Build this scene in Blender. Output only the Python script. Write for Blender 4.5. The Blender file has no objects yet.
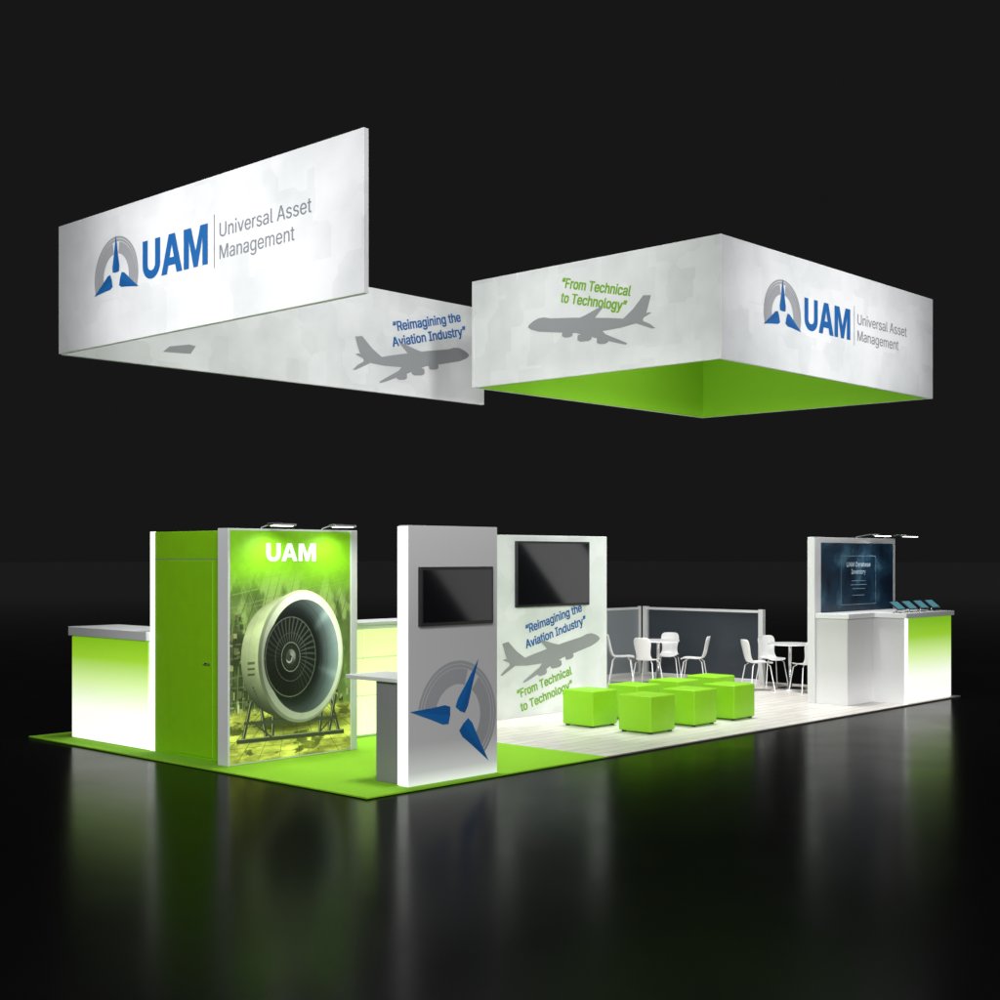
import bpy, math, random, os, glob
import numpy as np
from mathutils import Vector, Matrix
random.seed(4)
SC=bpy.context.scene
COL=bpy.context.collection
SC.view_settings.view_transform='Standard'
FONT=None
try:
    c=[p for k in('LOCAL','SYSTEM') for p in glob.glob(os.path.join(bpy.utils.resource_path(k),'datafiles','fonts','*')) if os.path.basename(p).lower().startswith('inter')]
    if c: FONT=bpy.data.fonts.load(c[0])
except Exception as ex: print('font',ex)
# ------------------------------------------------------------ materials
def mat(name,col=(.5,.5,.5),rough=.5,metal=0,emit=None,estr=0,ior=None,noise=0,nscale=6,bump=0):
    m=bpy.data.materials.new(name); m.use_nodes=True
    nt=m.node_tree; b=nt.nodes['Principled BSDF']
    b.inputs['Base Color'].default_value=(*col,1)
    b.inputs['Roughness'].default_value=rough
    b.inputs['Metallic'].default_value=metal
    if ior: b.inputs['IOR'].default_value=ior
    if emit: 
        b.inputs['Emission Color'].default_value=(*emit,1); b.inputs['Emission Strength'].default_value=estr
    if noise or bump:
        g=nt.nodes.new('ShaderNodeNewGeometry')
        n=nt.nodes.new('ShaderNodeTexNoise'); n.inputs['Scale'].default_value=nscale; n.inputs['Detail'].default_value=5
        nt.links.new(g.outputs['Position'],n.inputs['Vector'])
        if noise:
            r=nt.nodes.new('ShaderNodeMapRange'); r.inputs['From Min'].default_value=.25; r.inputs['From Max'].default_value=.75
            r.inputs['To Min'].default_value=1-noise; r.inputs['To Max'].default_value=1+noise
            nt.links.new(n.outputs['Fac'],r.inputs['Value'])
            h=nt.nodes.new('ShaderNodeVectorMath'); h.operation='SCALE'; h.inputs[0].default_value=col
            nt.links.new(r.outputs[0],h.inputs['Scale']); nt.links.new(h.outputs[0],b.inputs['Base Color'])
        if bump:
            bp=nt.nodes.new('ShaderNodeBump'); bp.inputs['Strength'].default_value=bump; bp.inputs['Distance'].default_value=.01
            nt.links.new(n.outputs['Fac'],bp.inputs['Height']); nt.links.new(bp.outputs[0],b.inputs['Normal'])
    return m
def ramp(nt,pts):
    r=nt.nodes.new('ShaderNodeValToRGB'); e=r.color_ramp.elements
    while len(e)<len(pts): e.new(.5)
    for q,(p,c) in zip(e,pts): q.position=p; q.color=(*c,1)
    return r
def fabric(name,lo,hi,es):
    m=mat(name,hi,.75); nt=m.node_tree; b=nt.nodes['Principled BSDF']
    g=nt.nodes.new('ShaderNodeNewGeometry')
    n=nt.nodes.new('ShaderNodeTexNoise'); n.inputs['Scale'].default_value=1.0; n.inputs['Detail'].default_value=6; n.inputs['Roughness'].default_value=.5
    v=nt.nodes.new('ShaderNodeTexVoronoi'); v.distance='CHEBYCHEV'; v.inputs['Scale'].default_value=2.2
    nt.links.new(g.outputs['Position'],n.inputs['Vector']); nt.links.new(g.outputs['Position'],v.inputs['Vector'])
    s=nt.nodes.new('ShaderNodeSeparateColor'); nt.links.new(v.outputs['Color'],s.inputs[0])
    a=nt.nodes.new('ShaderNodeMath'); a.operation='MULTIPLY_ADD'; a.inputs[1].default_value=.16
    nt.links.new(s.outputs[0],a.inputs[0]); nt.links.new(n.outputs['Fac'],a.inputs[2])
    r=ramp(nt,[(.36,lo),(.72,hi)]); nt.links.new(a.outputs[0],r.inputs[0])
    nt.links.new(r.outputs[0],b.inputs['Base Color']); nt.links.new(r.outputs[0],b.inputs['Emission Color'])
    b.inputs['Emission Strength'].default_value=es
    return m
def height_glow(name,pts,es,z0=0,z1=1.25,base=.2):  # height ramp drives emission: backlit graphics, and painted glow on laminate
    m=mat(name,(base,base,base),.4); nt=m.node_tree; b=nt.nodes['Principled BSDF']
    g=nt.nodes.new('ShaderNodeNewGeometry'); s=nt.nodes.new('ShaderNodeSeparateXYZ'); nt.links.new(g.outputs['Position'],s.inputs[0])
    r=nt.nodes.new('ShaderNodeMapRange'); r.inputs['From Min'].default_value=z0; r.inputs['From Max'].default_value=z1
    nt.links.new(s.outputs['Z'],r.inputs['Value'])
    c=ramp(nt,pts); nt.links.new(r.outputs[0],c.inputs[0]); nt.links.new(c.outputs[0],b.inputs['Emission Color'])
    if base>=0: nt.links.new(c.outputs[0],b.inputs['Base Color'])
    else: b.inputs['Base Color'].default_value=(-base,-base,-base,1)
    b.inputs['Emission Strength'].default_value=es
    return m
GREEN=(.21,.50,.012)
M_fab=fabric('sign_fabric',(.62,.64,.65),(.79,.80,.81),.11)
M_fab2=fabric('wall_graphic_fabric',(.64,.68,.66),(.80,.82,.82),.15)
M_lining=mat('green_lining',GREEN,.6,emit=GREEN,estr=.14)
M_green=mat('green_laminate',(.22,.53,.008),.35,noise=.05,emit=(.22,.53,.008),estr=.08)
M_carpet=mat('green_carpet',(.26,.60,.010),.95,noise=.12,nscale=60,bump=.3)
M_white=mat('white_laminate',(.80,.81,.82),.35)
M_whitelit=mat('lit_white_edge',(.8,.8,.8),.4,emit=(.96,1,.96),estr=1.0)
M_grey=height_glow('light_grey_laminate',[(0,(.30,.30,.30)),(.4,(.10,.10,.10)),(1,(.02,.02,.02))],1,0,1.25,base=-.62)  # plain laminate; emission paints a glow that strengthens towards the floor
M_kiosk=height_glow('kiosk_laminate_painted_glow',[(0,(.60,.65,.60)),(.05,(.28,.29,.28)),(.16,(.09,.09,.09)),(.6,(.07,.07,.072)),(1,(.17,.17,.175))],1,0,2.44,base=-.42)  # emission ramp painted in to lift the face at top and base
M_dgrey=mat('grey_laminate',(.27,.27,.28),.4)
M_black=mat('black_plastic',(.012,.012,.013),.25)
M_screen=mat('screen_glass',(.006,.006,.008),.06)
M_chrome=mat('brushed_steel',(.6,.6,.62),.25,1)
M_chair=mat('white_shell_plastic',(.84,.84,.84),.3)
M_leather=mat('green_leather',(.24,.57,.008),.45,noise=.03,nscale=9,bump=.05,emit=(.24,.57,.008),estr=.12)  # faint self-glow added to brighten the leather cubes
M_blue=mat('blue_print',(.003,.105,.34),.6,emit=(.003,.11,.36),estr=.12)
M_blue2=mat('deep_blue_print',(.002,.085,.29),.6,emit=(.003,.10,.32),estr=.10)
M_gprint=mat('grey_print',(.36,.37,.39),.6)
M_gtext=mat('grey_text_print',(.22,.23,.26),.6)
M_sil=mat('grey_silhouette_print',(.34,.35,.37),.6)
M_gr_text=mat('green_print',(.20,.46,.008),.6)
M_wtext=mat('white_print',(.9,.9,.9),.5,emit=(1,1,1),estr=.35)
M_glassp=mat('dark_smoked_panel',(.048,.058,.072),.2)
M_glassl=mat('smoked_panel_lit_tone',(.30,.33,.36),.3)  # same smoked panel; light falling on it is put into the paler colour
M_lowgreen=height_glow('pale_green_lit_panel',[(0,(.86,.98,.62)),(.45,(.76,.95,.44)),(1,(.60,.86,.27))],1.0,0,1.35)
M_cfront=height_glow('backlit_counter_graphic',[(0,(1,1,.97)),(.30,(.97,1,.9)),(.58,(.62,.82,.33)),(.80,(.30,.57,.03)),(1,(.19,.44,.01))],.85,0,1.22)
M_lamp=mat('lamp_glass',(1,1,1),.3,emit=(1,.98,.9),estr=6)
# wood floor
M_wood=mat('white_plank_floor',(.6,.58,.54),.35); nt=M_wood.node_tree
g=nt.nodes.new('ShaderNodeNewGeometry'); br=nt.nodes.new('ShaderNodeTexBrick')
br.inputs['Scale'].default_value=1; br.inputs['Brick Width'].default_value=1.5; br.inputs['Row Height'].default_value=.19
br.inputs['Mortar Size'].default_value=.006; br.inputs['Color1'].default_value=(.82,.79,.75,1); br.inputs['Color2'].default_value=(.70,.67,.63,1); br.inputs['Mortar'].default_value=(.34,.32,.29,1)
mp=nt.nodes.new('ShaderNodeMapping'); mp.inputs['Scale'].default_value=(1.2,14,1)
nn=nt.nodes.new('ShaderNodeTexNoise'); nn.inputs['Scale'].default_value=2.0; nn.inputs['Detail'].default_value=6
mx=nt.nodes.new('ShaderNodeMix'); mx.data_type='RGBA'; mx.blend_type='MULTIPLY'; mx.inputs[0].default_value=.6
rr=ramp(nt,[(.3,(.66,.62,.58)),(.65,(1.03,1.03,1.03))])
nt.links.new(g.outputs['Position'],br.inputs['Vector']); nt.links.new(g.outputs['Position'],mp.inputs['Vector']); nt.links.new(mp.outputs[0],nn.inputs['Vector'])
nt.links.new(nn.outputs['Fac'],rr.inputs[0]); nt.links.new(br.outputs['Color'],mx.inputs[6]); nt.links.new(rr.outputs[0],mx.inputs[7])
nt.links.new(mx.outputs[2],nt.nodes['Principled BSDF'].inputs['Base Color'])
M_ground=mat('polished_black_floor',(.0022,.0022,.0023),.23,ior=1.066)
nt=M_ground.node_tree; b=nt.nodes['Principled BSDF']
g=nt.nodes.new('ShaderNodeNewGeometry'); n=nt.nodes.new('ShaderNodeTexNoise'); n.inputs['Scale'].default_value=.9; n.inputs['Detail'].default_value=6
r=nt.nodes.new('ShaderNodeMapRange'); r.inputs['To Min'].default_value=.14; r.inputs['To Max'].default_value=.26
nt.links.new(g.outputs['Position'],n.inputs['Vector']); nt.links.new(n.outputs['Fac'],r.inputs['Value']); nt.links.new(r.outputs[0],b.inputs['Roughness'])
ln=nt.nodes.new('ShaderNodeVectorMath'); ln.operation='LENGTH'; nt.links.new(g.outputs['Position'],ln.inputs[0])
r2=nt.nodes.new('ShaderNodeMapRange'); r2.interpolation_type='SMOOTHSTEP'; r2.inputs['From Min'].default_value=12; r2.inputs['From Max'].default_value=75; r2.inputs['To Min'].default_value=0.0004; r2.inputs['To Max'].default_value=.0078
nt.links.new(ln.outputs['Value'],r2.inputs['Value']); nt.links.new(r2.outputs[0],b.inputs['Emission Strength']); b.inputs['Emission Color'].default_value=(1,1,1.02,1)  # emission painted in with distance so the far floor meets the background tone
# ------------------------------------------------------------ helpers
def wloc(o):
    v=Vector((0,0,0))
    while o: v+=o.location; o=o.parent
    return v
def thing(name,loc,label,cat,group=None):
    o=bpy.data.objects.new(name,None); o.empty_display_size=.2; COL.objects.link(o); o.location=loc
    o['label']=label; o['category']=cat
    if group: o['group']=group
    return o
def obj(name,verts,faces,m,parent=None,label=None):
    off=wloc(parent) if parent else Vector((0,0,0))
    me=bpy.data.meshes.new(name); me.from_pydata([tuple(Vector(v)-off) for v in verts],[],faces); me.update()
    o=bpy.data.objects.new(name,me); COL.objects.link(o)
    for q in (m if isinstance(m,(list,tuple)) else [m]): me.materials.append(q)
    if parent: o.parent=parent
    if label: o['label']=label
    return o
def boxg(x0,x1,y0,y1,z0,z1,k=0):
    v=[(x,y,z) for x in(x0,x1) for y in(y0,y1) for z in(z0,z1)]
    f=[(0,1,3,2),(4,6,7,5),(0,4,5,1),(2,3,7,6),(0,2,6,4),(1,5,7,3)]
    return v,[tuple(i+k for i in q) for q in f]
def box(name,b,m,parent=None,bev=.004,label=None,seg=1):
    v,f=boxg(*b); o=obj(name,v,f,m,parent,label)
    if bev:
        md=o.modifiers.new('b','BEVEL'); md.width=bev; md.segments=seg
        if seg>2:
            for p in o.data.polygons: p.use_smooth=True
    return o
def boxes(name,bs,m,parent=None,bev=.003,label=None):
    V=[];Fc=[]
    for b in bs:
        v,f=boxg(*b,k=len(V)); V+=v; Fc+=f
    o=obj(name,V,Fc,m,parent,label)
    if bev:
        md=o.modifiers.new('b','BEVEL'); md.width=bev; md.segments=1
    return o
def tube(name,pts,r,m,parent=None,n=8):
    V=[];Fc=[];pts=[Vector(p) for p in pts]
    for i,p in enumerate(pts):
        d=(pts[min(i+1,len(pts)-1)]-pts[max(i-1,0)]).normalized()
        a=d.cross(Vector((0,0,1)) if abs(d.z)<.9 else Vector((1,0,0))).normalized(); c=d.cross(a)
        rr=r[i] if isinstance(r,(list,tuple)) else r
        for k in range(n):
            t=2*math.pi*k/n; V.append(p+a*math.cos(t)*rr+c*math.sin(t)*rr)
    for i in range(len(pts)-1):
        for k in range(n): Fc.append((i*n+k,i*n+(k+1)%n,(i+1)*n+(k+1)%n,(i+1)*n+k))
    Fc.append(tuple(range(n))); Fc.append(tuple(range((len(pts)-1)*n,len(pts)*n))[::-1])
    o=obj(name,V,Fc,m,parent)
    for p in o.data.polygons: p.use_smooth=len(p.vertices)==4
    return o
def frame(axis,val,a0,z0,tilt=0,lift=.004):
    c,s=math.cos(math.radians(tilt)),math.sin(math.radians(tilt))
    def f(a,b,e=0):
        x=a*c-b*s; z=a*s+b*c
        return (a0+x,val-lift-e,z0+z) if axis=='Y' else (val-lift-e,a0-x,z0+z)
    return f
def polys(name,pl,fr,m,parent,label=None):
    V=[];Fc=[];mi=[]
    for k,(p,i) in enumerate(pl):
        Fc.append(tuple(range(len(V),len(V)+len(p)))); V+=[fr(a,b,.0005*k) for a,b in p]; mi.append(i)
    o=obj(name,V,Fc,m,parent,label)
    for p,i in zip(o.data.polygons,mi): p.material_index=i
    return o
SZ=10.0
def outline(t):
    cu=bpy.data.curves.new('t','FONT'); cu.body=t; cu.size=SZ; cu.resolution_u=6; cu.fill_mode='NONE'
    if FONT: cu.font=FONT
    ob=bpy.data.objects.new('t',cu); COL.objects.link(ob); dg=bpy.context.evaluated_depsgraph_get()
    me=bpy.data.meshes.new_from_object(ob.evaluated_get(dg)); bpy.data.objects.remove(ob)
    V=[(v.co.x/SZ,v.co.y/SZ) for v in me.vertices]
    n=len(V); adj=[False]*n
    for e in me.edges:
        i,j=sorted(e.vertices)
        if j==i+1: adj[i]=True
    bpy.data.meshes.remove(me)
    loops=[];cur=[]
    for i in range(n):
        cur.append(V[i])
        if not adj[i]: loops.append(cur); cur=[]
    return [l for l in loops if len(l)>2]
def text(name,body,fr,m,parent,w=None,h=None,off=0,align='LEFT',a=0,b=0,label=None,rows=40):
    """lettering filled scanline by scanline with the non-zero winding rule; off = extra weight"""
    L=outline(body)
    if not L: raise Exception('no outline')
    cap=max(y for l in outline('H') for x,y in l)
    xs=[x for l in L for x,y in l]; ys=[y for l in L for x,y in l]; x0,x1=min(xs),max(xs)
    st=cap/rows; y=min(ys)-off*.6-st; Y=[]; R=[]
    segs=[(l[i],l[(i+1)%len(l)]) for l in L for i in range(len(l))]
    P=np.array([[s[0][0],s[0][1],s[1][0],s[1][1]] for s in segs])
    while y<max(ys)+off*.6+st:
        yc=y+st/2+1e-6; up=(P[:,1]<=yc)&(P[:,3]>yc); dn=(P[:,3]<=yc)&(P[:,1]>yc); c=[]
        for k in np.nonzero(up|dn)[0]:
            q=P[k]; c.append((q[0]+(yc-q[1])/(q[3]-q[1])*(q[2]-q[0]),1 if up[k] else -1))
        c.sort(); wn=0; runs=[]
        for x,d in c:
            if wn==0: s0=x
            wn+=d
            if wn==0 and x>s0: runs.append((s0,x))
        Y.append(y); R.append(runs); y+=st
    kk=int(round(off*.6/st)); V=[];Fc=[]
    sy=h/cap; sx=w/(x1-x0) if w else sy*.95; W=(x1-x0)*sx
    sh={'LEFT':0,'CENTER':-W/2,'RIGHT':-W}[align]
    for i,y in enumerate(Y):
        rs=sorted((p-off,q+off) for j in range(max(0,i-kk),min(len(Y),i+kk+1)) for p,q in R[j])
        mg=[]
        for p,q in rs:
            if mg and p<=mg[-1][1]: mg[-1][1]=max(mg[-1][1],q)
            else: mg.append([p,q])
        for p,q in mg:
            n0=len(V); p2,q2=a+sh+(p-x0)*sx,a+sh+(q-x0)*sx; b0,b1=b+y*sy,b+(y+st)*sy
            V+=[fr(p2,b0,.001),fr(q2,b0,.001),fr(q2,b1,.001),fr(p2,b1,.001)]; Fc.append((n0,n0+1,n0+2,n0+3))
    return obj(name,V,Fc,m,parent,label)
def acronym(fr,m,parent,w,h):
    arc=lambda cx,cy,rx,ry,t0,t1,n=12:[(cx+rx*math.cos(math.radians(t0+(t1-t0)*i/n)),cy+ry*math.sin(math.radians(t0+(t1-t0)*i/n))) for i in range(n+1)]
    U=[(0,1)]+arc(.42,.36,.42,.37,180,360)+[(.84,1),(.60,1)]+arc(.42,.36,.18,.15,360,180)+[(.24,1)]
    A=[(0,0),(.34,1),(.48,1),(.48,.74),(.38,.41),(.48,.41),(.48,.21),(.32,.21),(.255,0)]
    A2=[(.96-x,y) for x,y in A][::-1]
    Mm=[(0,0),(0,1),(.32,1),(.53,.40),(.74,1),(1.06,1),(1.06,0),(.83,0),(.83,.70),(.62,0),(.44,0),(.23,.70),(.23,0)]
    pl=[(U,0)]+[([(x+.90,y) for x,y in A],0),([(x+.90,y) for x,y in A2],0)]+[([(x+1.93,y) for x,y in Mm],0)]
    s=w/2.99
    polys('lettering',[([(x*s,y*h) for x,y in p],0) for p,_ in pl],fr,m,parent)
def emblem(fr,R,parent,rot=0,name='emblem',blade=1.08,low=(207,-27),wd=.135):
    P=[]
    def pt(r,t): t=math.radians(t+rot); return (R*r*math.cos(t),R*r*math.sin(t))
    a0,a1,n=-22,202,64
    for r0,r1 in((.58,.86),(.875,.93),(.945,1.0)):
        for i in range(n):
            t0=a0+(a1-a0)*i/n; t1=a0+(a1-a0)*(i+1)/n
            if r0<.7 and abs((t0+t1)/2-90)<11: continue
            P.append(([pt(r0,t0),pt(r0,t1),pt(r1,t1),pt(r1,t0)],0))
    V=[];Fc=[];mi=[]
    for p,i in P: 
        Fc.append(tuple(range(len(V),len(V)+4))); V+=[fr(a,b) for a,b in p]; mi.append(i)
    for t in (90,)+low:
        r0=.10 if t==90 else .20; r1=blade if t!=90 else blade*.95
        w=wd if t==90 else wd*1.15
        T=math.radians(t+rot); d=(math.cos(T),math.sin(T)); q=(-d[1],d[0])
        def bp(r,s): return (R*(d[0]*r+q[0]*s),R*(d[1]*r+q[1]*s))
        for sg,i in((1,1),(-1,2)):
            p=[bp(r1,0),bp(r0+(r1-r0)*.45,w*.62*sg),bp(r0+(r1-r0)*.16,w*sg),bp(r0+.02,w*.9*sg),bp(r0,0)]
            Fc.append(tuple(range(len(V),len(V)+5))); V+=[fr(a,b,.002) for a,b in p]; mi.append(i)
    o=obj(name,V,Fc,[M_gprint,M_blue,M_blue2],parent)
    for p,i in zip(o.data.polygons,mi): p.material_index=i
def airplane(fr,L,parent,flip=False,ys=.56):
    P=[[(.02,.165),(.10,.185),(.3,.215),(.6,.245),(.80,.255),(.86,.272),(.91,.265),(.955,.235),(.99,.195),(1.0,.165),(.97,.135),(.9,.105),(.6,.065),(.4,.06),(.2,.095),(.05,.145)],
       [(.03,.165),(.0,.26),(-.025,.44),(.035,.445),(.11,.30),(.19,.19)],
       [(.10,.145),(-.05,.065),(-.075,.07),(-.03,.12),(.03,.16)],
       [(.05,.17),(-.04,.245),(-.01,.25),(.12,.18)],
       [(.63,.11),(.56,.06),(.42,.0),(.20,-.085),(.15,-.10),(.14,-.085),(.20,-.045),(.32,.03),(.38,.11)],
       [(.58,.22),(.50,.265),(.40,.335),(.36,.35),(.355,.34),(.40,.26),(.43,.2)],
       [(.44,.035),(.435,-.015),(.46,-.035),(.53,-.04),(.555,-.02),(.555,.035),(.52,.05)],
       [(.60,.075),(.60,.032),(.62,.02),(.67,.02),(.69,.04),(.69,.07),(.66,.09)],
       [(.30,-.015),(.295,-.06),(.32,-.078),(.37,-.078),(.39,-.06),(.39,-.01)]]
    s=-1 if flip else 1
    pl=[([(s*(a-.5)*L,b*L*ys) for a,b in (p if not flip else p[::-1])],0) for p in P]
    polys('airplane_silhouette',pl,fr,M_sil,parent)
def lockup(axis,val,a0,z0,parent):
    sg=1 if axis=='Y' else -1
    F=lambda da,dz: frame(axis,val,a0+sg*da,z0+dz)
    emblem(F(.48,.12),.46,parent,low=(200,-20),wd=.16)
    acronym(F(1.03,.0),M_blue,parent,1.24,.43)
    polys('divider_line',[([(0,-.06),(.012,-.06),(.012,.5),(0,.5)],0)],F(2.38,0),M_gtext,parent)
    text('lettering','Universal Asset',F(2.48,.25),M_gtext,parent,w=1.50,h=.145)
    text('lettering','Management',F(2.48,.02),M_gtext,parent,w=1.24,h=.145)
def lamp(name,loc,tgt,power,kind='AREA',size=2,spot=60,blend=.8,col=(1,1,1),roll=0):
    l=bpy.data.lights.new(name,kind); l.energy=power; l.color=col
    if kind=='AREA': l.shape='RECTANGLE'; l.size=size if not isinstance(size,tuple) else size[0]; l.size_y=size if not isinstance(size,tuple) else size[1]
    else: l.spot_size=math.radians(spot); l.spot_blend=blend; l.shadow_soft_size=size
    o=bpy.data.objects.new(name,l); COL.objects.link(o); o.location=loc
    q=(Vector(tgt)-Vector(loc)).to_track_quat('-Z','Y')
    o.rotation_euler=(q.to_matrix()@Matrix.Rotation(math.radians(roll),3,'Z')).to_euler(); return o
# ------------------------------------------------------------ camera
yaw=-0.035; a=math.pi/4+yaw
cd=bpy.data.cameras.new('camera'); cam=bpy.data.objects.new('camera',cd); COL.objects.link(cam)
cam.location=(-8.031,-9.107,2.136); cam.rotation_euler=(math.pi/2,0,a-math.pi/2)
cd.sensor_width=36; cd.lens=36*1.3563; cd.shift_y=.0578; cd.clip_end=2000; SC.camera=cam
w=bpy.data.worlds.new('World'); SC.world=w; w.use_nodes=True
w.node_tree.nodes['Background'].inputs[0].default_value=(.0085,.0085,.0088,1); w.node_tree.nodes['Background'].inputs[1].default_value=1
# ------------------------------------------------------------ setting
o=obj('ground',[(-400,-400,-.02),(600,-400,-.02),(600,600,-.02),(-400,600,-.02)],[(0,1,2,3)],M_ground); o['kind']='structure'
XW=3.42
o=box('carpet',(0,XW,0,6.1,-.016,.0),M_carpet,bev=.002); o['kind']='structure'
o=box('wood_floor',(XW+.002,12.2,0,6.1,-.016,.0),M_wood,bev=.002); o['kind']='structure'
# ------------------------------------------------------------ hanging sign L
ZB,ZT=4.591,6.127
T=thing('hanging_sign',(.3,3,ZB),'pale grey corner shaped fabric banner hanging above the green carpet','sign')
box('panel',(.297,.36,.383,5.93,ZB,ZT),M_fab,T)
box('panel',(.362,7.728,5.932,5.99,ZB,ZT),M_fab,T)
lockup('X',.297,5.12,5.22,T)
fr=frame('Y',5.932,6.50,5.60,13)
text('lettering','“Reimagining the',fr,M_blue,T,w=1.46,h=.14,off=.024,align='CENTER',b=.10)
text('lettering','Aviation Industry”',fr,M_blue,T,w=1.60,h=.14,off=.024,align='CENTER',b=-.125)
airplane(frame('Y',5.932,6.27,4.97,8),2.3,T)
polys('airplane_silhouette',[([(0,0),(.42,.02),(.5,.13),(.40,.14),(.1,.08)],0)],frame('Y',5.932,1.75,4.78),M_sil,T)
# ------------------------------------------------------------ hanging sign box
bx0,bx1,by0,by1=6.031,11.841,.285,4.561
T=thing('hanging_sign',((bx0+bx1)/2,(by0+by1)/2,ZB),'square white fabric ring banner with green inner lining hanging overhead','sign')
t=.05
box('panel',(bx0,bx1,by0,by0+t,ZB,ZT),M_fab,T); box('panel',(bx0,bx1,by1-t,by1,ZB,ZT),M_fab,T)
box('panel',(bx0,bx0+t,by0+t,by1-t,ZB,ZT),M_fab,T); box('panel',(bx1-t,bx1,by0+t,by1-t,ZB,ZT),M_fab,T)
e=.004
def quadbox(b): return box('green_lining',b,M_lining,T,bev=0)
quadbox((bx0+t+e,bx1-t-e,by1-t-e-.01,by1-t-e,ZB+.001,ZT-.01)); quadbox((bx1-t-e-.01,bx1-t-e,by0+t+e,by1-t-e-.012,ZB+.001,ZT-.01))
quadbox((bx0+t+e,bx1-t-e-.012,by0+t+e,by0+t+e+.01,ZB+.001,ZT-.01)); quadbox((bx0+t+e,bx0+t+e+.01,by0+t+e+.012,by1-t-e-.012,ZB+.001,ZT-.01))
lockup('Y',by0,6.98,5.19,T)
fr=frame('X',bx0,2.30,5.57,-13)
text('lettering','“From Technical',fr,M_gr_text,T,w=1.20,h=.13,off=.026,align='CENTER',b=.11)
text('lettering','to Technology”',fr,M_gr_text,T,w=1.14,h=.13,off=.026,align='CENTER',b=-.085)
airplane(frame('X',bx0,2.46,5.08,-4),2.05,T,flip=True)
# ------------------------------------------------------------ left counter
T=thing('reception_counter',(.6,4.8,0),'white topped counter with glowing green to white front','counter')
box('body',(.315,.9,3.99,5.62,0,1.21),M_white,T); box('backlit_front',(.30,.312,3.99,5.62,.01,1.205),M_cfront,T,bev=0)
box('countertop',(.27,.95,3.985,5.66,1.213,1.32),M_white,T,bev=.006)
# ------------------------------------------------------------ storage room with engine poster
T=thing('storage_room',(1.1,3.2,0),'green walled storage closet with jet engine poster on its front','storage room')
box('wall',(.33,1.90,2.56,3.98,0,2.42),M_green,T,label='bright green closet wall with white edges')
boxes('edge_trim',[(.322,.345,3.90,3.983,0,2.425)],M_whitelit,T,bev=0)
D=box('door',(.318,.328,2.80,3.62,.03,2.1),M_green,T,bev=.003)
tube('handle',[(.30,2.93,1.02),(.30,2.83,1.02)],.012,M_chrome,D)
boxes('panel_seam',[(.3285,.3295,2.57,3.9,2.12,2.128)],M_dgrey,T,bev=0)
PX=1.86
boxes('front_frame',[(.21,.235,2.375,2.555,0,2.44),(PX,PX+.09,2.375,2.555,0,2.44),(.235,PX,2.40,2.555,2.405,2.44),(.235,PX,2.40,2.555,0,.02)],M_white,T,label='white frame holding the poster')
box('poster_backing',(.237,PX-.002,2.41,2.55,.022,2.403),M_green,T,bev=0)
PW,PH=1.78,2.40; NX,NY=460,620
u=np.linspace(0,PW,NX); v=np.linspace(0,PH,NY); U,Vv=np.meshgrid(u,v)
rng=np.random.RandomState(11)
def vnoise(sx,sy,oct=4):
    out=np.zeros_like(U); amp=1; tot=0
    for k in range(oct):
        nx,ny=int(sx*2**k)+2,int(sy*2**k)+2; G=rng.rand(ny,nx)
        x=U/PW*(nx-1.001); y=Vv/PH*(ny-1.001); xi=x.astype(int); yi=y.astype(int); fx=x-xi; fy=y-yi; fx=fx*fx*(3-2*fx); fy=fy*fy*(3-2*fy)
        out+=amp*((G[yi,xi]*(1-fx)+G[yi,xi+1]*fx)*(1-fy)+(G[yi+1,xi]*(1-fx)+G[yi+1,xi+1]*fx)*fy); tot+=amp; amp*=.6
    return out/tot
def sm(a,b,x): q=np.clip((x-a)/(b-a),0,1); return q*q*(3-2*q)
C3=lambda *c: np.array(c)[None,None,:]
def mixc(A,B,m): return A*(1-m[...,None])+B*m[...,None]
n1=vnoise(5,7,6); n2=vnoise(20,30,3)
img=np.ones((NY,NX,3))*C3(.085,.13,.035)*(.25+1.9*np.clip(n1[...,None],.2,1))
img=mixc(img,C3(.32,.46,.14)*np.ones_like(img),sm(.50,.66,vnoise(9,5,5))*.75)
def line(x0,y0,x1,y1,wd,col,al=1):
    global img
    dx,dy=x1-x0,y1-y0; L=math.hypot(dx,dy); dx/=L; dy/=L
    d=np.abs((U-x0)*dy-(Vv-y0)*dx); s=(U-x0)*dx+(Vv-y0)*dy
    m=sm(wd*1.3,wd*.7,d)*((s>0)&(s<L))*al; img=mixc(img,C3(*col)*np.ones_like(img),m)
J=lambda s: rng.uniform(-s,s)
for k in range(9):
    y=1.50+.10*k; c=.22+.15*rng.rand(); line(-.1,y+J(.03),1.9,y*.62+.95+J(.04),.004+.004*rng.rand(),(c*.75,c,c*.4),.8)
for k in range(13):
    x=-.1+.16*k+J(.05); line(x,1.35+J(.1),x+.3+J(.1),2.1,.004,(.03,.045,.02),.8); line(x+.2,1.45,x-.05+J(.1),2.05,.003,(.25,.31,.12),.7)
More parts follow.
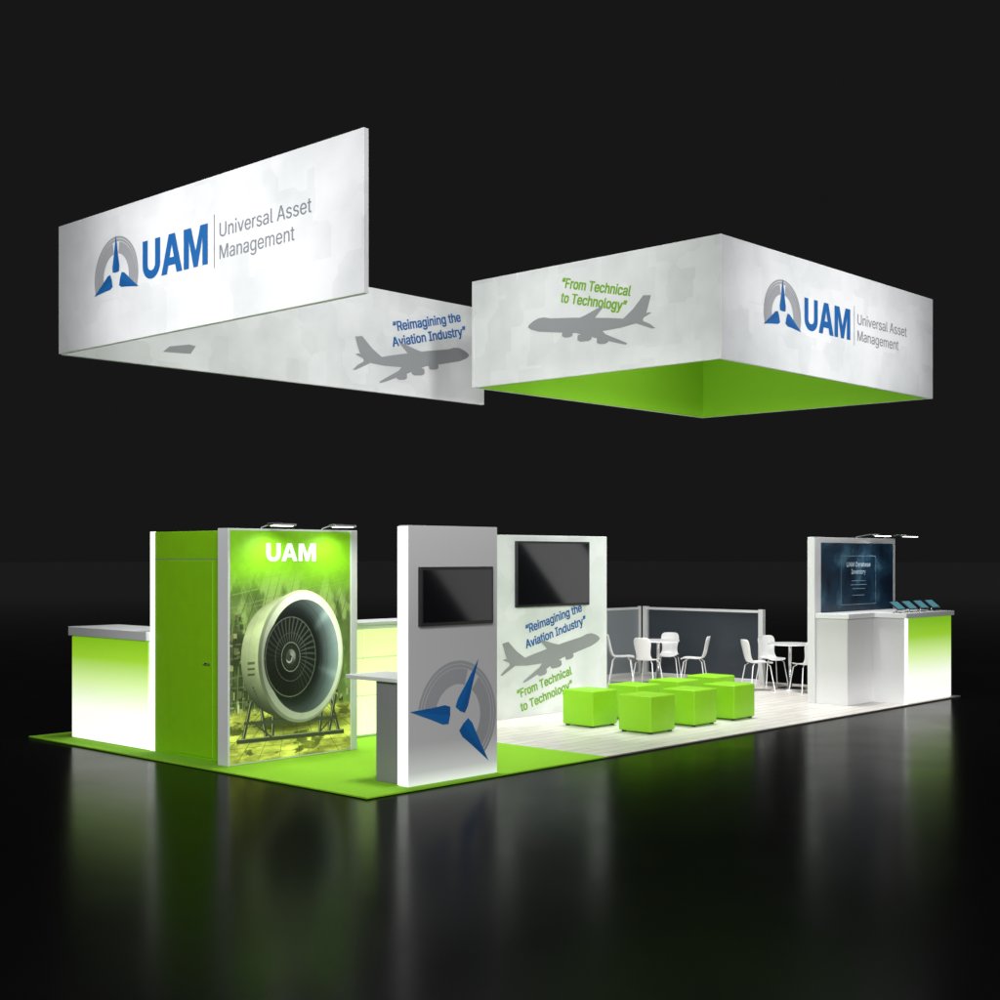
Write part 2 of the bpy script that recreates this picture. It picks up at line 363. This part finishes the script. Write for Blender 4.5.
# dark machinery behind the engine at its open side
img=mixc(img,C3(.012,.016,.010)*np.ones_like(img),sm(.62,.3,U)*sm(.5,.6,Vv)*sm(1.45,1.25,Vv)*.75)
for k in range(6): line(0,.60+.15*k+J(.03),.45+J(.1),.63+.15*k,.007,(.12,.14,.07),.9)
for k in range(6): line(.03+.08*k+J(.02),.5,.03+.08*k+J(.02),1.2+J(.3),.005,(.20,.23,.12),.8)
for k in range(150):
    x0,y0=rng.rand()*.5,rng.uniform(.5,1.5); hh,w_=rng.uniform(.003,.04),rng.uniform(.003,.035); mk=(np.abs(U-x0)<w_)&(np.abs(Vv-y0)<hh); cc=rng.choice([.012,.03,.06,.15,.4]); img[mk]=img[mk]*.35+np.array((cc,cc*1.1,cc*.5))*.65
for k in range(120):
    x0,y0=rng.uniform(.0,1.75),rng.uniform(.40,.66); hh=rng.uniform(.01,.09); mk=(np.abs(U-x0)<rng.uniform(.004,.025))&(Vv>y0)&(Vv<y0+hh); cc=rng.choice([.015,.05,.3,.5]); img[mk]=(cc,cc*1.1,cc*.5)
gm=sm(.56,.46,Vv); gn=vnoise(5,26,5); gc=C3(.62,.64,.12)*(.18+1.9*gn[...,None]**1.7*1.3); img=mixc(img,gc,gm)
img=mixc(img,C3(.02,.03,.01)*np.ones_like(img),sm(.54,.62,vnoise(6,22,5))*gm*.8)
for k in range(9): line(-.2+.3*k,.0,.45+.12*k,.5,.004,(.05,.07,.02),.7)
for k in range(5): line(0,.08+.07*k,1.78,.05+.075*k,.003,(.10,.12,.03),.6)
tg=sm(1.62,2.05,Vv+.12*(n1-.5)); img=mixc(img,C3(.19,.46,.01)*np.ones_like(img),tg)
def ell(cx,cy,rx,ry): return np.sqrt(((U-cx)/rx)**2+((Vv-cy)/ry)**2)
def put(e,col,soft=.008,al=1):
    global img
    img=mixc(img,col*np.ones_like(img),sm(1+soft,1-soft,e)*al)
CY=1.06
put(ell(.90,.36,.8,.11),C3(.015,.02,.008),.6,.9)
for x0,x1 in((.30,.18),(.42,.52),(.62,.60),(1.35,1.30),(1.45,1.60),(1.55,1.44)): line(x0,.62,x1,.20,.024,(.03,.035,.025)); line(x0-.01,.62,x1-.01,.20,.005,(.30,.33,.22))
line(.10,.22,1.68,.20,.026,(.04,.045,.03)); line(.10,.24,1.68,.22,.004,(.3,.33,.2)); line(.2,.40,1.55,.36,.018,(.05,.055,.04)); line(.3,.42,.6,.22,.010,(.05,.05,.03)); line(1.55,.4,1.3,.22,.010,(.05,.05,.03))
for k in range(90):
    q=k/89; cx=.50+.52*q**.9; rx=.34+.28*q; ry=.50+.20*math.sqrt(q)
    e=ell(cx,CY,rx,ry); an=np.clip((Vv-CY)/ry,-1,1); L=.06+.66*sm(-.9,.55,an)-.22*sm(.7,1,an)+.16*np.exp(-((an-.45)/.12)**2); L=np.clip(L,0,1)*(.60+.40*q)
    if k==30: L=L*.6
    put(e,np.stack([L*.86,L*.97,L*.58],-1),.005)
e1=ell(1.03,CY,.635,.71); ang=np.arctan2((Vv-CY)/.7,(U-1.03)/.62)
L=.46+.40*np.sin(ang+.7)+.12*np.cos(2*ang-2.2); L=np.clip(L,.10,.95); put(e1,np.stack([L*.92,L,L*.74],-1))
e15=ell(1.045,CY,.60,.68); L2=np.clip(L*1.3+.10,.18,1); put(e15,np.stack([L2*.95,L2,L2*.86],-1))
e2=ell(1.06,CY,.535,.61); de=ell(.88,CY,.40,.46)
q=np.clip((de-1)/.70,0,1); a2=np.arctan2(Vv-CY,U-.92)
L=.008+.46*q**1.5*(.35+.65*np.cos(a2-.35)**2)+.34*np.exp(-((a2-.75)/.09)**2)*q**1.2+.16*np.exp(-((a2+.35)/.08)**2)*q; L=np.clip(L,0,1); put(e2,np.stack([L*.66,L*.86,L*.98],-1))
for ee in (.20,.50): 
    m=np.abs(q-ee)<.010; m&=e2<1; img[m]*=.5
put(de,C3(.005,.008,.006))
r=ell(.87,CY,.375,.43); th=np.arctan2((Vv-CY)/.43,(U-.87)/.375)
bl=(.5+.5*np.sin(36*th+6.5*r)); L=.006+.16*bl**4*sm(.28,.5,r)*(1-.6*r)*(.45+.6*np.sin(th+.6)); put(r,np.stack([L*.82,L*.95,L*.92],-1))
for rr_,ww,cc in((.985,.012,.12),(.60,.008,.08),(.36,.014,.18)):
    mk=np.abs(r-rr_)<ww; img[mk]=(cc*.9,cc,cc*.9)
put(r/.30,C3(.015,.02,.015)); hb=r/.19; L=.05+.34*np.clip(np.sin(th+.9),0,1)*(1-hb*.5)+.35*(np.abs(np.sin(th*.5+7*r))<.16); put(hb,np.stack([L*.9,L*.95,L*.9],-1)); put(r/.04,C3(.02,.02,.02))
for k in range(5): put(ell(.33+.02*k,.76-.035*k,.012,.016),C3(.05,.06,.05))
for k in range(3):
    mk=(np.abs(U-.30)<.05)&(np.abs(Vv-1.02+.06*k)<.012); img[mk]*=.3
img*= (.90+.2*n2[...,None]); img*=np.array((.98,1.02,.88))[None,None,:]; img=np.clip(img,0,1)
X0=.237; PWW=PX-.002-X0
verts=[(X0+uu,2.390,.0+vv) for vv in np.linspace(.02,2.42,NY) for uu in np.linspace(0,PWW,NX)]
faces=[(j*NX+i,j*NX+i+1,(j+1)*NX+i+1,(j+1)*NX+i) for j in range(NY-1) for i in range(NX-1)]
M_post=mat('engine_poster_print',(1,1,1),.45); nt=M_post.node_tree; at=nt.nodes.new('ShaderNodeAttribute'); at.attribute_name='print'
nt.links.new(at.outputs['Color'],nt.nodes['Principled BSDF'].inputs['Base Color']); nt.links.new(at.outputs['Color'],nt.nodes['Principled BSDF'].inputs['Emission Color']); nt.nodes['Principled BSDF'].inputs['Emission Strength'].default_value=.45
P=obj('poster',verts,faces,M_post,T,label='poster of a large jet engine in a hangar')
ca=P.data.color_attributes.new('print','FLOAT_COLOR','POINT'); ca.data.foreach_set('color',np.concatenate([img,np.ones((NY,NX,1))],-1).astype(np.float32).ravel())
acronym(frame('Y',2.386,.70,2.10),M_wtext,T,.66,.19)
def display_lamp(parent,x,y,z,dy=-.32,wd=.30):
    A=tube('display_lamp',[(x,y+.05,z-.05),(x,y+.02,z+.02),(x,y+dy*.5,z+.055),(x,y+dy,z+.05)],.010,M_chrome,parent)
    box('lamp_head',(x-wd/2,x+wd/2,y+dy-.06,y+dy+.05,z+.028,z+.052),M_chrome,A,bev=.004)
    box('lamp_glass',(x-wd/2+.03,x+wd/2-.03,y+dy-.04,y+dy+.03,z+.022,z+.027),M_lamp,A,bev=0)
for x in(.68,1.50):
    display_lamp(T,x,2.42,2.44)
    lamp('poster_spotlight',(x,2.06,2.44),(x,2.42,1.7),22,'SPOT',.03,120,1,(.95,1,.85))
# ------------------------------------------------------------ low green cabinets
T=thing('storage_cabinet',(3.4,3.4,0),'low pale green lit cabinet wall with square panels','cabinet')
box('body',(1.96,4.83,3.12,3.6,0,1.33),M_white,T)
for i in range(4):
    for z0,z1 in((.03,.48),(.50,.93),(.95,1.28)):
        box('front_panel',(1.98+i*.712,1.98+i*.712+.695,3.10,3.116,z0,z1),M_lowgreen,T,bev=.003)
box('top',(1.95,4.84,3.08,3.62,1.333,1.37),M_white,T)
# ------------------------------------------------------------ kiosk tower
T=thing('kiosk_panel',(1.2,.2,0),'tall light grey display panel with glowing edge and compass emblem','display panel')
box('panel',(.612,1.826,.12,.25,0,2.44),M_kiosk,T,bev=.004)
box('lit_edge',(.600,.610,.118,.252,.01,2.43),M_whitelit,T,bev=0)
emblem(frame('Y',.12,1.265,.61),.535,T,rot=-28,blade=1.20,wd=.15,low=(200,-20))
def tv(x0,x1,y,z0,z1,label):
    T=thing('television',((x0+x1)/2,y,z0),label,'television','wall mounted televisions')
    box('frame',(x0,x1,y-.05,y-.006,z0,z1),M_black,T,bev=.006)
    box('screen',(x0+.03,x1-.03,y-.053,y-.0505,z0+.035,z1-.03),M_screen,T,bev=0)
tv(.73,1.72,.12,1.49,2.05,'black flat television on the grey kiosk panel')
T=thing('shelf_desk',(.85,.6,0),'small grey and white standing desk behind the kiosk panel','desk')
box('desktop',(.62,1.15,.254,1.02,.96,1.0),M_white,T)
box('side_panel',(.66,1.10,.256,.62,0,.958),M_dgrey,T)
# ------------------------------------------------------------ graphic wall
T=thing('graphic_wall',(6.1,3.15,0),'tall white wall with airplane graphic and slogans','display wall')
box('panel',(4.86,7.32,3.10,3.22,0,2.44),M_fab2,T)
fr=frame('Y',3.10,6.18,1.20,13)
text('lettering','“Reimagining the',fr,M_blue,T,w=1.20,h=.115,off=.024,align='CENTER',b=.05)
text('lettering','Aviation Industry”',fr,M_blue,T,w=1.30,h=.115,off=.024,align='CENTER',b=-.145)
airplane(frame('Y',3.10,6.20,.66,8),1.98,T)
fr=frame('Y',3.10,5.98,.34,13)
text('lettering','“From Technical',fr,M_gr_text,T,w=1.15,h=.115,off=.024,align='CENTER',b=.04)
text('lettering','to Technology”',fr,M_gr_text,T,w=1.10,h=.115,off=.024,align='CENTER',b=-.15)
tv(5.34,6.87,3.10,1.47,2.36,'large black flat television on the white graphic wall')
# ------------------------------------------------------------ low partitions
def partition(axis,a0,a1,val,n,label,mg,pw):
    mid=(a0+a1)/2; loc=(mid,val,0) if axis=='Y' else (val,mid,0)
    T=thing('low_partition',loc,label,'partition','low partitions around the lounge')
    def B(s0,s1,d,z0,z1): return (s0,s1,val-d,val+d,z0,z1) if axis=='Y' else (val-d,val+d,s0,s1,z0,z1)
    for s in (a0,a1-pw): box('post',B(s,s+pw,pw/2,0,1.25),M_white,T)
    box('top_rail',B(a0+pw+.001,a1-pw-.001,pw*.35,1.19,1.235),M_white,T); box('bottom_rail',B(a0+pw+.001,a1-pw-.001,pw*.35,0,.05),M_white,T)
    wd=(a1-a0-2*pw-.002)/n
    for i in range(n):
        box('panel',B(a0+pw+.001+i*wd+.004,a0+pw+.001+(i+1)*wd-.024,.01,.051,1.188),mg,T)
        if i<n-1: box('mullion',B(a0+pw+.001+(i+1)*wd-.022,a0+pw+.001+(i+1)*wd+.002,.02,.051,1.188),M_white,T)
partition('Y',9.0,11.95,6.0,3,'low white framed partition with smoked panels toned pale as lit at lounge rear',M_glassl,.05)
partition('X',3.40,5.95,12.0,1,'low white framed partition with charcoal panel beside tables',M_glassp,.09)
# ------------------------------------------------------------ right display wall
T=thing('display_wall',(10.9,1.1,0),'white framed wall with dark blue graphic behind the counter','display wall')
Yw=1.08
box('panel',(9.66,12.18,Yw,Yw+.12,0,2.44),M_white,T)
M_navy=mat('navy_graphic_print',(.012,.045,.085),.3,emit=(.012,.045,.085),estr=.25)
nt=M_navy.node_tree; b=nt.nodes['Principled BSDF']; g=nt.nodes.new('ShaderNodeNewGeometry'); n=nt.nodes.new('ShaderNodeTexNoise'); n.inputs['Scale'].default_value=2.6; n.inputs['Detail'].default_value=8
c=ramp(nt,[(.36,(.003,.009,.02)),(.56,(.009,.032,.06)),(.72,(.05,.12,.17))]); nt.links.new(g.outputs['Position'],n.inputs['Vector']); nt.links.new(n.outputs['Fac'],c.inputs[0]); nt.links.new(c.outputs[0],b.inputs['Base Color']); nt.links.new(c.outputs[0],b.inputs['Emission Color'])
box('poster',(9.84,12.08,Yw-.012,Yw-.002,.9,2.36),M_navy,T,bev=0)
F2=frame('Y',Yw-.012,10.95,0)
M_lt=mat('pale_blue_print',(.55,.68,.75),.5,emit=(.55,.68,.75),estr=.2)
M_ln=mat('faint_blue_print',(.20,.30,.36),.5)
text('lettering','UAM Database',F2,M_lt,T,w=.75,h=.07,align='CENTER',b=2.00)
text('lettering','Inventory',F2,M_lt,T,w=.45,h=.07,align='CENTER',b=1.89)
lines=[]
for (x0,y0,x1,y1) in((-.55,1.42,.55,1.429),(-.55,2.16,.55,2.169),(-.55,1.43,-.538,2.16),(.538,1.43,.55,2.16),(-.22,1.78,.22,1.79),(-.25,1.72,.25,1.73),(-.2,1.66,.2,1.67),(-.2,1.56,.18,1.57)):
    lines.append(([(x0,y0),(x1,y0),(x1,y1),(x0,y1)],0))
polys('printed_outline',lines,F2,M_ln,T)
for x in(11.0,11.9): display_lamp(T,x,Yw+.03,2.44,dy=-.42,wd=.45)
lamp('wall_spotlight',(11.2,.65,2.42),(11.2,1.1,1.7),12,'SPOT',.03,120,1)
# ------------------------------------------------------------ right counter
T=thing('reception_counter',(11,.6,0),'stepped white counter with glowing green to white front','counter')
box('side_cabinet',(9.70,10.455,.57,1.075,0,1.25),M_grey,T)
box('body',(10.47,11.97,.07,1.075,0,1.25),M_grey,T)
box('corner_post',(10.462,10.53,.045,.068,.0,1.25),M_whitelit,T,bev=0)
box('backlit_front',(10.532,11.97,.05,.068,.01,1.248),M_cfront,T,bev=0)
V=[(9.66,.53),(10.43,.53),(10.43,.02),(12.02,.02),(12.02,1.07),(9.66,1.07)]
o=obj('countertop',[(x,y,1.252) for x,y in V]+[(x,y,1.325) for x,y in V],[tuple(range(6))[::-1],tuple(range(6,12))]+[(i,(i+1)%6,(i+1)%6+6,i+6) for i in range(6)],M_white,T)
o.modifiers.new('b','BEVEL').width=.005
M_tab=mat('lit_tablet_screen',(.02,.05,.07),.1,emit=(.10,.30,.36),estr=.7)
def tablet(x,y,z,i):
    T=thing('tablet',(x,y,z),'tablet computer tilted on a small stand on the counter','tablet','tablets on the counter')
    c,s=math.cos(math.radians(38)),math.sin(math.radians(38))
    def slab(name,w0,w1,h0,h1,t0,t1,m):
        V=[(x+a,y+b_*c+tt*s*1.0,z+.05+b_*s-tt*c) for a in(w0,w1) for b_ in(h0,h1) for tt in(t0,t1)]
        return obj(name,V,[(0,1,3,2),(4,6,7,5),(0,4,5,1),(2,3,7,6),(0,2,6,4),(1,5,7,3)],m,T)
    slab('case',-.13,.13,0,.19,0,.012,M_black)
    slab('screen',-.115,.115,.012,.178,-.002,-.0005,M_tab)
    tube('stand',[(x,y+.06,z+.09),(x,y+.10,z+.0)],.012,M_chrome,T)
    tube('stand_base',[(x,y+.08,z),(x,y+.08,z+.01)],.06,M_chrome,T,n=16)
for i,x in enumerate((10.62,11.0,11.38,11.76)): tablet(x,.18,1.325,i)
# ------------------------------------------------------------ ottomans
def copy_tree(o,parent=None):
    n=o.copy(); COL.objects.link(n)
    if parent: n.parent=parent
    for c in o.children: copy_tree(c,n)
    return n
S=.50
def ottoman():
    T=thing('ottoman',(0,0,0),'bright green leather cube ottoman on the white plank floor','ottoman','green cube ottomans')
    box('cushion',(0,S,0,S,.02,.46),M_leather,T,bev=.02,seg=4)
    for a in(.03,S-.07):
        for b in(.03,S-.07): box('foot',(a,a+.04,b,b+.04,0,.02),M_black,T,bev=0)
    return T
O=ottoman(); pos=[(5.18,.72),(6.15,.76),(7.05,.76),(5.18,1.62),(6.15,1.66),(7.05,1.66),(7.95,1.66)]
O.location=(*pos[0],0)
for p in pos[1:]:
    n=copy_tree(O); n.location=(*p,0)
# ------------------------------------------------------------ chairs and tables
def chair():
    T=thing('chair',(0,0,0),'white moulded shell chair with slim steel legs by a round table','chair','white cafe chairs')
    pr=[(.21,.425,.14),(.19,.445,.17),(.1,.45,.185),(0,.44,.185),(-.12,.44,.175),(-.18,.465,.15),(-.215,.53,.13),(-.235,.62,.14),(-.255,.72,.165),(-.275,.80,.155),(-.28,.83,.11)]
    V=[];Fc=[];n=9
    for k,(y,z,wd) in enumerate(pr):
        for i in range(n):
            q=-1+2*i/(n-1); back=k>=5
            V.append((q*wd,y+(.045*q*q if back else 0),z+(0 if back else .02*q**4)))
    for k in range(len(pr)-1):
        for i in range(n-1): Fc.append((k*n+i,k*n+i+1,(k+1)*n+i+1,(k+1)*n+i))
    o=obj('seat',V,Fc,M_chair,T); o.modifiers.new('s','SOLIDIFY').thickness=.010; m=o.modifiers.new('u','SUBSURF'); m.levels=1; m.render_levels=1
    for p in o.data.polygons: p.use_smooth=True
    for sx in(-1,1):
        for sy in(-1,1): tube('leg',[(sx*.11,sy*.11,.435),(sx*.15,sy*.15,.40),(sx*.20,sy*.21,0)],.009,M_chair,T)
    return T
def table():
    T=thing('round_table',(0,0,0),'white round cafe table on a central steel column','table','white cafe tables')
    tube('tabletop',[(0,0,.72),(0,0,.745)],.36,M_chair,T,n=40); tube('column',[(0,0,.02),(0,0,.715)],.03,M_chrome,T,n=14); tube('base',[(0,0,0),(0,0,.018)],.24,M_chrome,T,n=32)
    return T
t1=table(); t1.location=(10.6,4.6,0); t2=copy_tree(t1); t2.location=(11.35,2.50,0)
ch=chair(); first=True
for (tx,ty),angs in (((10.6,4.6),(20,120,200,290)),((11.35,2.50),(60,155,235))):
    for an in angs:
        c=ch if first else copy_tree(ch); first=False
        A=math.radians(an); c.location=(tx+.62*math.cos(A),ty+.62*math.sin(A),0); c.rotation_euler=(0,0,A+math.pi/2+.15*math.sin(an))
# ------------------------------------------------------------ lights
lamp('banner_fill_spot',(-7,3.2,4.6),(.3,2.8,5.35),2100,'SPOT',.6,50,1)  # unseen spots added to brighten the hanging signs, one per visible face
lamp('banner_fill_spot',(8.6,-8,4.6),(8.8,.3,5.35),2600,'SPOT',.6,48,1)
lamp('banner_fill_spot',(3.5,-2,8.6),(3.9,5.9,5.2),1900,'SPOT',.6,60,1)
lamp('banner_fill_spot',(-1,1.5,8.5),(6.03,2.4,5.3),800,'SPOT',.6,40,1)
lamp('front_fill_area',(-7,-8,6),(3,2,1),1150,'AREA',(5,3))  # unseen area lamp added as general fill from the camera side
lamp('wall_fill_spot',(2.5,-4,4.4),(6.2,3.1,1.0),520,'SPOT',.4,40,1)  # added spot, lifts the white graphic wall
lamp('lounge_fill_spot',(4,-7,5.0),(8.5,2.0,.2),900,'SPOT',1.0,44,1)  # added off-frame spot that brightens the lounge area
lamp('closet_fill_spot',(-6,2.0,3.6),(.3,3.3,1.2),240,'SPOT',.4,34,1)  # added fill for the green closet side, no fixture there
lamp('overhead_fill_spot',(2.2,3.0,10),(2.0,2.8,0),3600,'SPOT',1.2,56,1)  # unseen spots added high above to brighten carpet and lounge; no ceiling here
lamp('overhead_fill_spot',(8.9,2.4,10.5),(8.3,2.6,0),7000,'SPOT',1.8,60,1)
lamp('screen_sheen_area',(10.6,-9,2.4),(1.2,.1,1.8),26,'AREA',(1.6,5),roll=35)  # off-frame area lamps added for a diagonal sheen on the television screens
lamp('screen_sheen_area',(13.2,-3,2.3),(6,3.1,1.8),14,'AREA',(1.0,3),roll=35)
